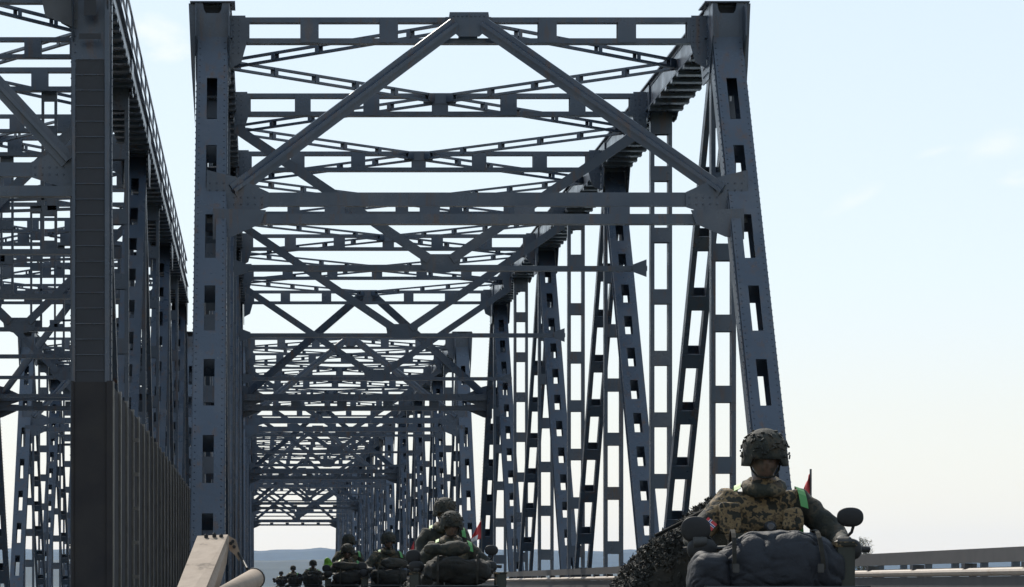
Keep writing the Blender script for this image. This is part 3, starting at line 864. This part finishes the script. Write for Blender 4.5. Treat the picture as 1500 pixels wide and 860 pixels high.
# ------------------------------------------------------------------ screen fence between the bridges
XF = -2.15; YF = 49.0; ZF = EYE + 2.96
fr = empty('screen_fence', (XF, YF, 0), 'tall dark sheet-steel screen fence with upright posts between the two bridges', 'fence')
NF = 27; STEP = 2.62
mb = MB()
for i in range(NF - 1):
    y0 = i * STEP
    mb.box((-.05, y0 + .02, -1.0), (-.02, y0 + STEP - .02, ZF - .02))
mb.build('fence_panel', M['fence'], fr)
for i in range(NF):
    mb = MB(); y = i * STEP
    mb.box((-.08, y - .04, -1.05), (.0, y + .04, ZF + .01)); mb.box((.002, y - .07, -1.05), (.02, y + .07, ZF + .012))
    if i in (3,):
        for k in range(5): mb.box((.02, y - .05, 1.0 + k * .58), (.10, y + .05, 1.06 + k * .58))
    mb.build('fence_post', M['fencepost'], fr)
mb = MB(); mb.box((-.56, -.12, -1.0), (-.085, .28, ZF)); mb.box((-.60, -.14, -1.0), (-.562, .1, ZF + .012)); mb.box((-.083, -.15, -1.0), (-.0, -.08, ZF + .014))
mb.build('end_panel', M['fence'], fr)

# ------------------------------------------------------------------ guard railing on the right side
XG = 8.30
def railing(name, x, y0, y1, label):
    r = empty(name, (x, y0, 0), label, 'guard rail')
    L = y1 - y0
    zt = EYE + .0495 * x
    mb = MB(); mb.box((-.04, 0, zt - .16), (.06, L, zt)); mb.build('top_rail', M['rail'], r)
    mb = MB()
    z = EYE + .0175 * x
    prof = [(0, z + .05), (-.06, z + .025), (-.075, z), (-.06, z - .03), (-.01, z - .05)]
    n = len(prof)
    mb.add([(p[0], 0, p[1]) for p in prof] + [(p[0], L, p[1]) for p in prof], [(i, i + 1, n + i + 1, n + i) for i in range(n - 1)] + [(n - 1, 0, n, 2 * n - 1)])
    mb.build('middle_rail', M['railtan'], r)
    mb = MB(); mb.box((-.02, 0, .05), (.14, L, z - .055)); mb.build('parapet', M['rail'], r)
    k = 0; y = .6
    while y < L and k < 95:
        mb = MB(); mb.box((-.055, y - .1, z + .04), (.02, y + .1, zt - .165)); mb.box((.022, y - .04, .1), (.1, y + .04, zt - .165))
        mb.build('rail_post', M['steel_dk'], r); y += 3.1; k += 1
    return r
railing('guard_railing', XG, 20.0, 300.0, 'grey steel guard railing with a pale middle rail along the right edge of the road')
def outer_rail():
    x = 10.4; zt = EYE + .047 * 9.0
    r = empty('footway_railing', (x, 22, 0), 'slim bluish outer railing behind the guard railing at the right', 'railing')
    mb = MB(); mb.box((-.03, 0, zt - .06), (.03, 34, zt)); mb.build('top_rail', M['steel'], r)
    for i in range(18):
        mb = MB(); mb.box((-.05, i * 2 - .05, -.3), (.05, i * 2 + .05, zt - .062)); mb.build('rail_post', M['steel'], r)
outer_rail()

# ------------------------------------------------------------------ tan guard-rail end, close on the left
def gp(px, py, d): return V(((px - 380) * d / F, d, EYE + (856 - py) * d / F))
ge = empty('guardrail_end', (-.2, 9.4, 0), 'tan steel guardrail end sloping up at the lower left, bolts at its joint', 'guardrail')
base = V((-.2, 9.4, 0))
def loc(v): return v - base
def prism(mb, a, b, mi=0):
    k = len(a); a = [loc(p) for p in a]; b = [loc(p) for p in b]
    mb.add(a + b, [tuple(range(k - 1, -1, -1)), tuple(range(k, 2 * k))] + [(i, (i + 1) % k, k + (i + 1) % k, k + i) for i in range(k)], mi)
mb = MB()
dn, df = 8.7, 9.7
near = [gp(218, 960, dn), gp(262, 958, dn), gp(286, 985, dn), gp(280, 1000, dn), gp(225, 1010, dn)]
far = [gp(291, 786, df), gp(334, 785, df), gp(350, 801, df), gp(349, 822, df), gp(300, 828, df)]
near = [gp(222, 955, dn), gp(262, 957, dn), gp(278, 975, dn), gp(270, 1040, dn), gp(224, 1040, dn)]
far = [gp(289, 785, df), gp(334, 783, df), gp(336, 790, df + .005), gp(332, 825, df), gp(300, 828, df)]
prism(mb, near, far)
mb.build('upper_beam', M['tan'], ge)
mb = MB()   # folded flange at the joint
fl = [gp(334, 784, df + .02), gp(346, 791, df + .02), gp(352, 812, df + .02), (gp(350, 822, df + .02)), gp(343, 812, df + .02), gp(336, 806, df + .02)]
prism(mb, fl, [p + V((0, .035, 0)) for p in fl])
mb.build('joint_flange', M['tan'], ge)
for (px, py) in ((302, 786.5), (314, 784.5), (324, 786.5), (338, 796), (343, 801), (341, 793)):
    mb = MB(); c = loc(gp(px, py, df - .02 if px < 330 else df + .01)); mb.lathe([(-.004, .0055), (.004, .0055), (.008, .003)], c, 'Y', 6) if px > 330 else mb.lathe([(-.004, .006), (.005, .006), (.009, .003)], c, 'Z', 6)
    mb.build('bolt', M['black'], ge)
mb = MB()
A0, A1 = loc(gp(300, 890, 8.9)), loc(gp(372, 848, 9.6))
mb.tube([A0, A1, A1 + (A1 - A0) * .018, A1 + (A1 - A0) * .03], [.029, .029, .024, .012], 20)
mb.build('lower_beam', M['tan'], ge, smooth=True)
mb = MB(); mb.tube([loc(gp(347, 806, df + .03)), loc(gp(356, 822, df)), loc(gp(362, 833, 9.65))], .0042, 8)
mb.tube([A1 + (A1 - A0) * .0, A1 + (A1 - A0) * .012], .0315, 20)
mb.build('joint_cable', M['black'], ge)
mb = MB(); mb.box((-.12, -.08, 0), (-.04, .02, .72)); mb.build('support_post', M['fencepost'], ge)

# ------------------------------------------------------------------ convoy
def set_z(o, x, y, z=0, rz=0): o.location = (x, y, z); o.rotation_euler = (0, 0, rz)
# --- nearest soldier and quad
AX, AY = 2.985, 19.75
set_z(driver, AX - .02, AY, .015, R(-3))
tag(driver, 'soldier in a camouflage helmet and hi-vis straps riding the nearest quad bike', 'person', 'soldiers in the convoy')
set_z(atv, AX + .02, AY, 0, R(-3))
tag(atv, 'nearest quad bike with a canvas bundle on its front rack and a round black mirror', 'quad bike', 'quad bikes in the convoy')
# patch, radio and chest pouch of the nearest soldier only
mb = MB()
for (x0, x1, z0, z1, mi) in ((0, .07, 0, .05, 0), (.018, .032, .0, .05, 1), (0, .07, .018, .032, 1), (.0215, .0285, 0, .05, 2), (0, .07, .0215, .0285, 2)):
    mb.box((x0, -.004 - .001 * mi, z0), (x1, -.001 * mi, z1), mi)
o = mb.build('sleeve_patch', [M['red'], M['white'], M['navy']], driver); o.location = (-.365, -.235, 1.24); o.rotation_euler = (R(-20), R(38), R(-22))
mb = MB(); mb.lathe([(-.05, .028), (-.04, .034), (.05, .034), (.065, .028)], (.02, -.30, 1.22), 'Y', 16); mb.lathe([(-.055, .018), (-.051, .024)], (.02, -.30, 1.22), 'Y', 16, 1)
mb.build('chest_torch', [M['black'], M['lens']], driver)
mb = MB(); bevel_box(mb, (-.01, -.30, 1.10), (.20, -.255, 1.155), .012); mb.build('map_case', M['tarp'], driver)
soft_blob('chest_pouch', (.15, -.235, 1.27), .052, .028, .062, M['camo_sunlit'], driver, e=4, amp=.035, seed=3)
soft_blob('shoulder_pouch', (-.205, -.225, 1.265), .066, .028, .095, M['camo_sunlit'], driver, e=6, amp=.018, seed=13)
# far riders are copies of the two figures without the patch
def clone_person(src, x, y, z, label, group='soldiers in the convoy', rz=0):
    c = src.copy(); COL.objects.link(c)
    for ch in src.children:
        if ch.name.split('.')[0] in ('sleeve_patch', 'chest_torch', 'chest_pouch', 'map_case', 'shoulder_pouch'): continue
        k = ch.copy(); COL.objects.link(k); k.parent = c
    c.material_slots[3].link = 'OBJECT'; c.material_slots[3].material = M['camo']
    set_z(c, x, y, z, rz); tag(c, label, 'person', group); return c
def clone_atv(x, y, label, rz=0):
    c = copy_tree(atv); set_z(c, x, y, 0, rz); tag(c, label, 'quad bike', 'quad bikes in the convoy'); return c
soft = soft_blob('canvas_bundle', (0, 0, 0), .385, .22, .215, M['tarp'], None, e=2.5, amp=.028, seed=2, n=84, crease=.055)
soft.scale = (.92, 1, 1); set_z(soft, AX - .04, AY - .82, .995, R(-3)); mb = MB()
def arc(xs, r1=.226, r2=.222, sk=0):
    return [(xs + sk * q, -math.cos(math.pi * q) * r1, math.sin(math.pi * q) * r2 - .01) for q in [i / 14 for i in range(15)]]
for xs, sk in ((-.30, .02), (.24, -.05)):
    mb = MB(); p_ = arc(xs, sk=sk)
    for i in range(14):
        a_, b_ = V(p_[i]), V(p_[i + 1]); mb.bar(a_, b_ + (b_ - a_) * .05, V((1, 0, 0)), .026, .007)
    mb.build('strap', M['webbing'], soft)
    mb = MB(); bevel_box(mb, (xs - .018 + sk * .4, -.236, -.03), (xs + .022 + sk * .4, -.222, .02), .004); mb.build('buckle', M['metal'], soft)
tag(soft, 'large slate-blue canvas bundle domed over the front rack of the nearest quad bike', 'canvas bundle')
mb = MB()
b2 = soft_blob('bundle_flap', (0, 0, 0), .105, .16, .13, M['tarp'], None, e=3, amp=.03, seed=8, n=50, crease=.03)
b2.name = 'canvas_roll'; set_z(b2, AX - .455, AY - .84, .97, R(2)); tag(b2, 'small slate-blue canvas roll strapped left of the large bundle on the nearest quad bike', 'canvas roll')
mb = MB()
bevel_box(mb, (-.055, -.12, 0), (.055, .12, .27), .012); bevel_box(mb, (-.065, -.13, .255), (.065, .13, .285), .008, 1)  # lid takes the sunlit cloth colour to paint a lit top
o = box0 = mb.build('ammunition_box', [M['green'], M['camo_sunlit']]); set_z(o, AX + .315, AY - .80, .855); tag(o, 'upright olive box with sunlight coloured onto its lid at the right of the canvas bundle', 'box')
def NETH(q):
    P = [(0, .02), (.07, .34), (.18, .52), (.40, .70), (.62, .80), (.82, .94), (1, 1.0)]
    for (a_, ha), (b_, hb_) in zip(P, P[1:]):
        if q <= b_: return ha + (hb_ - ha) * (q - a_) / (b_ - a_)
    return 1.0
net_pile('camouflage_net', (AX - .88, AX - .10, AY + .3, AY + 1.15, NETH, .42), 4, 9000,
         'dark camouflage net heaped behind the rider at the left of the nearest quad bike')
mb = MB(); mb.tube([(AX - .62, AY + .25, 1.19), (AX - .25, AY + .3, 1.37)], .011, 8); mb.tube([(AX - .44, AY + .26, 1.275), (AX - .18, AY + .3, 1.40)], .022, 8)
o = mb.build('rifle', M['gun']); tag(o, 'dark rifle slung aslant beside the shoulder of the nearest rider', 'rifle')
def nor(s, t):
    return 0 if not (.3 < s < .5 or .4 < t < .6) else (2 if (.36 < s < .44 or .46 < t < .54) else 1)
make_flag(AX + .41, AY + .85, .9, .71, lambda s, t: 0, 'small dark red pennant on a thin pole behind the nearest rider', 'flags on the quad bikes', .10, -1)
# --- second quad with two riders
clone_atv(2.20, 38.2, 'second quad bike in the line, carrying two soldiers and flying a red and white flag')
clone_person(driver, 2.18, 38.2, -.06, 'soldier driving the second quad bike, bright helmet rim and hi-vis strap')
set_z(passenger, 2.14, 38.85, .11)
passenger.material_slots[3].link = 'OBJECT'; passenger.material_slots[3].material = M['camo_dk']
tag(passenger, 'soldier sitting raised behind the driver of the second quad bike', 'person', 'soldiers in the convoy')
make_flag(2.63, 39.6, .9, .78, lambda s, t: 1 if t > .6 and s > .25 else 0, 'red and white flag drooping behind the second quad bike', 'flags on the quad bikes', .16, -1)
o = soft_blob('green_canister', (0, 0, 0), .13, .12, .13, M['darkgreen'], None, e=4, amp=.004); set_z(o, 2.30, 37.5, .80); tag(o, 'dark green rounded container on the front of the second quad bike', 'container')
net_pile('camouflage_net', (1.55, 2.05, 38.3, 39.1, lambda s: .62 * min(1, .3 + s), .5), 14, 1100, 'small dark net bundle hung at the left of the second quad bike')
# --- third quad
clone_atv(2.28, 59.5, 'third quad bike in the line with a lone helmeted rider')
clone_person(driver, 2.26, 59.5, .04, 'lone soldier riding the third quad bike, between the two pairs', rz=R(9))
make_flag(2.72, 58.6, .85, .84, lambda s, t: 0, 'small red marker flag beside the third quad bike', 'flags on the quad bikes', .12, -1)
# --- fourth quad with two riders
clone_atv(1.80, 67.0, 'fourth quad bike in the line, carrying two soldiers, one in a hi-vis vest')
clone_person(driver, 1.78, 67.0, -.08, 'soldier driving the fourth quad bike, just left of the lone rider', rz=R(-8))
p4 = clone_person(passenger, 1.80, 67.7, .12, 'soldier sitting behind the driver of the fourth quad bike')
q = soft_blob('hi_vis_bundle', (0, 0, 0), .09, .08, .16, M['hivis'], None, e=2.4, amp=.07, seed=6); set_z(q, 1.40, 67.3, 1.28); tag(q, 'bright yellow-green hi-vis bundle at the left of the fourth quad bike', 'bundle')
# --- kit bags on the front racks
names_ = ['second', 'third', 'fourth', 'fifth', 'sixth', 'seventh']
for i, (x, y, zt_, hw) in enumerate(((2.22, 37.35, 1.05, .44), (2.29, 58.7, 1.03, .40), (1.82, 66.2, 1.03, .42), (1.93, 121.2, 1.05, .42), (1.66, 157.2, 1.05, .42), (1.35, 204.2, 1.05, .42))):
    k = soft_blob('kit_bag', (0, 0, 0), hw * .82, .20, .15 - .012 * (i % 3), M['kit'], None, e=3.2, amp=.05, seed=21 + i, n=44, crease=.05); set_z(k, x, y, zt_)
    tag(k, 'dark kit bag on the front rack of the %s quad bike' % names_[i], 'kit bag', 'kit bags on the quad racks')
    for sx in (-.5, .5):
        mb = MB(); mb.tube([(sx * hw - .02, -.20, -.14), (sx * hw - .02, -.225, 0), (sx * hw - .01, -.13, .165), (sx * hw, .1, .17)], .014, 6)
        mb.build('strap', M['webbing'], k)
    if i >= 3: k.scale = (1, 1, 1.5)
    if i < 3:
        for q, (bx, by, bz, rz_) in enumerate(((hw + .03, .02, -.22, 4), (-hw - .04, .05, -.25, -6))):
            bo = bpy.data.objects.new('ammunition_box', box0.data); COL.objects.link(bo); set_z(bo, x + bx, y + by, zt_ + bz, R(rz_)); bo.scale = (1.0, .9, .72 + .1 * q)
            tag(bo, 'olive box %s of the kit bag on the %s quad bike' % (('right', 'left')[q], names_[i]), 'box', 'boxes on the quad racks')
    k2 = soft_blob('bedroll', (0, 0, 0), .26, .085, .085, M['net' if i % 2 else 'camo_dk'], None, e=2.6, amp=.03, seed=31 + i, n=36, crease=.045); set_z(k2, x + (.08 if i % 2 else -.12), y + .02, zt_ + (.235 if i < 3 else .27), R(6 - 5 * i))
    tag(k2, 'rolled dark bundle on top of the kit bag of the %s quad bike' % names_[i], 'bedroll', 'bedrolls on the kit bags')
# --- farther quads
clone_atv(1.93, 122.0, 'fifth quad bike in the line, small and dark in the distance')
clone_person(driver, 1.91, 122.0, 0, 'soldier riding the fifth quad bike, left of the hi-vis bundle', rz=R(14))
clone_atv(1.66, 158.0, 'sixth quad bike in the line, next to last in the distance')
clone_person(driver, 1.64, 158.0, 0, 'soldier riding the sixth quad bike, next to last in the line', rz=R(-15))
clone_atv(1.35, 205.0, 'seventh quad bike, the farthest of the line at the left')
clone_person(driver, 1.33, 205.0, -.08, 'soldier riding the farthest quad bike, leftmost in the line')

# ------------------------------------------------------------------ far trees behind the right railing
def bare_tree(x, y, ztop, zb, seed, label):
    rnd = random.Random(seed); r = empty('tree', (x, y, zb), label, 'tree', 'thin trees behind the right railing')
    h = ztop - zb
    mb = MB(); mb.tube([(0, 0, 0), (.1, 0, h * .5), (0, .05, h)], [.18, .12, .02], 7); t = mb.build('trunk', M['bark'], r)
    c = MB(); lf = MB()
    for k in range(46):
        z = h * rnd.uniform(.35, .98); an = rnd.uniform(0, 6.28); l = (1 - z / h) * 2.6 + .8
        a = V((0, 0, z)); b = a + V((math.cos(an) * l * .6, math.sin(an) * l * .6, l * .9)); b.z = min(b.z, h + .3)
        c.tube([a, (a + b) / 2 + V((0, 0, -.05)), b], [.04, .025, .008], 4)
        for q in range(26):
            p = a.lerp(b, rnd.uniform(.3, 1.1)) + V((rnd.gauss(0, .16), rnd.gauss(0, .16), rnd.gauss(0, .16)))
            tt = V((rnd.gauss(0, 1), rnd.gauss(0, 1), rnd.gauss(0, 1))).normalized(); bb = tt.orthogonal().normalized()
            c.add([p - tt * .08, p + bb * .05, p + tt * .08, p - bb * .05], [(0, 1, 2, 3)], 1)
    c.build('crown', [M['bark'], M['leaf']], r)
for i, (px, py, lb) in enumerate(((1258, 797, 'leftmost thin tree behind the right railing, half hidden by the quad bike'), (1269, 791, 'tallest thin tree of three behind the right railing'), (1281, 794, 'rightmost thin tree of three behind the right railing'))):
    d = 560; bare_tree((px - 380) * d / F, d + i * 3, EYE + (856 - py) * d / F, -1, i, lb)

# ------------------------------------------------------------------ haze
mb = MB(); mb.box((-16000, -40, -19), (16000, 12500, 190))
hz = mb.build('haze', []); tag(hz, kind='stuff')
hm = bpy.data.materials.new('pale_air'); hm.use_nodes = True; nt = hm.node_tree; nt.nodes.clear()
out = nt.nodes.new('ShaderNodeOutputMaterial'); pv = nt.nodes.new('ShaderNodeVolumePrincipled')
pv.inputs['Color'].default_value = (.30, .56, 1, 1); pv.inputs['Density'].default_value = 0.21e-4; pv.inputs['Anisotropy'].default_value = .25
nt.links.new(pv.outputs[0], out.inputs['Volume']); hz.data.materials.clear(); hz.data.materials.append(hm)

# ------------------------------------------------------------------ light
SUN_EL, SUN_AZ = R(42), R(-18)          # azimuth from +Y towards +X
sd = V((math.sin(SUN_AZ) * math.cos(SUN_EL), math.cos(SUN_AZ) * math.cos(SUN_EL), math.sin(SUN_EL)))
L = bpy.data.lights.new('sun', 'SUN'); L.energy = 4.0; L.angle = R(.5); L.color = (1, .93, .82)
lo = bpy.data.objects.new('sun', L); COL.objects.link(lo); lo.rotation_euler = sd.to_track_quat('Z', 'Y').to_euler(); lo.location = (0, 0, 60)
w = bpy.data.worlds.new('World'); S.world = w; w.use_nodes = True
nt = w.node_tree; bg = nt.nodes['Background']
sky = nt.nodes.new('ShaderNodeTexSky'); sky.sky_type = 'NISHITA'; sky.sun_disc = False
sky.sun_elevation = SUN_EL; sky.sun_rotation = SUN_AZ
sky.air_density = 1.0; sky.dust_density = .35; sky.ozone_density = 1.2
# faint wisps of cloud, placed by direction
tc = nt.nodes.new('ShaderNodeTexCoord')
def wisp(px, py, rx, ry, tilt, thr, amt, seed):
    # a small cloud in the direction of (px, py), radii in photo pixels
    d = V(((px - 380) / F, 1, (856 - py) / F)).normalized()
    sub = nt.nodes.new('ShaderNodeVectorMath'); sub.operation = 'SUBTRACT'; sub.inputs[1].default_value = d; nt.links.new(tc.outputs['Generated'], sub.inputs[0])
    mp = nt.nodes.new('ShaderNodeMapping'); mp.vector_type = 'TEXTURE'; mp.inputs['Rotation'].default_value = (0, -tilt, 0); mp.inputs['Scale'].default_value = (rx / F, 1, ry / F)
    nt.links.new(sub.outputs[0], mp.inputs[0])
    ln = nt.nodes.new('ShaderNodeVectorMath'); ln.operation = 'LENGTH'; nt.links.new(mp.outputs[0], ln.inputs[0])
    edge = ramp(nt, ln.outputs['Value'], [(0, (1, 1, 1)), (1, (0, 0, 0))])
    n_ = nt.nodes.new('ShaderNodeTexNoise'); n_.inputs['Scale'].default_value = 1.7; n_.inputs['Detail'].default_value = 7; n_.inputs['Roughness'].default_value = .62
    of = nt.nodes.new('ShaderNodeVectorMath'); of.inputs[1].default_value = (seed, seed * .7, 0); nt.links.new(mp.outputs[0], of.inputs[0]); nt.links.new(of.outputs[0], n_.inputs['Vector'])
    mu = nt.nodes.new('ShaderNodeMath'); mu.operation = 'MULTIPLY'; nt.links.new(edge, mu.inputs[0]); nt.links.new(n_.outputs['Fac'], mu.inputs[1])
    return ramp(nt, mu.outputs[0], [(thr, (0, 0, 0)), (thr + .32, (amt,) * 3)])
col_ = sky.outputs[0]
for w_ in ((232, 48, 70, 36, R(-18), .12, .75, 3.1), (250, 78, 60, 22, R(10), .16, .7, 8.4), (1255, 290, 90, 22, R(28), .2, .45, 5.2), (1465, 212, 95, 42, R(14), .18, .42, 1.3), (1370, 222, 55, 14, R(12), .2, .4, 6.6), (1490, 262, 50, 22, R(4), .18, .4, 2.2)):
    m_ = nt.nodes.new('ShaderNodeMix'); m_.data_type = 'RGBA'
    nt.links.new(wisp(*w_), m_.inputs[0]); nt.links.new(col_, m_.inputs[6]); m_.inputs[7].default_value = (11.5, 10.6, 10.2, 1); col_ = m_.outputs[2]
veil = nt.nodes.new('ShaderNodeMix'); veil.data_type = 'RGBA'; veil.inputs[0].default_value = .74   # thin high veil of cloud
sx = nt.nodes.new('ShaderNodeSeparateXYZ'); nt.links.new(tc.outputs['Generated'], sx.inputs[0])
vr = ramp(nt, sx.outputs['Z'], [(0.0, (.64, .61, .58)), (.05, (.62, .615, .605)), (.09, (.60, .65, .69)), (.18, (.575, .645, .70)), (.35, (.48, .60, .72))])
vs = nt.nodes.new('ShaderNodeMix'); vs.data_type = 'RGBA'; vs.blend_type = 'MULTIPLY'; vs.inputs[0].default_value = 1; vs.inputs[7].default_value = (10, 10, 10, 1)
nt.links.new(vr, vs.inputs[6]); nt.links.new(vs.outputs[2], veil.inputs[7]); nt.links.new(col_, veil.inputs[6])
nt.links.new(veil.outputs[2], bg.inputs['Color']); bg.inputs['Strength'].default_value = .10

# ------------------------------------------------------------------ camera
cam = bpy.data.cameras.new('camera'); co = bpy.data.objects.new('camera', cam); COL.objects.link(co)
co.location = (0, 0, EYE); co.rotation_euler = (R(90), 0, 0)
cam.sensor_width = 36; cam.lens = F / 1500 * 36; cam.shift_x = 370 / 1500; cam.shift_y = 426 / 1500
cam.clip_start = .1; cam.clip_end = 40000
S.camera = co
S.view_settings.view_transform = 'Standard'; S.view_settings.look = 'None'; S.view_settings.exposure = .48; S.view_settings.gamma = 1
S.view_settings.use_curve_mapping = False
S.render.engine = 'CYCLES'
S.cycles.max_bounces = 6; S.cycles.volume_bounces = 0; S.cycles.transparent_max_bounces = 8
S.cycles.use_denoising = True
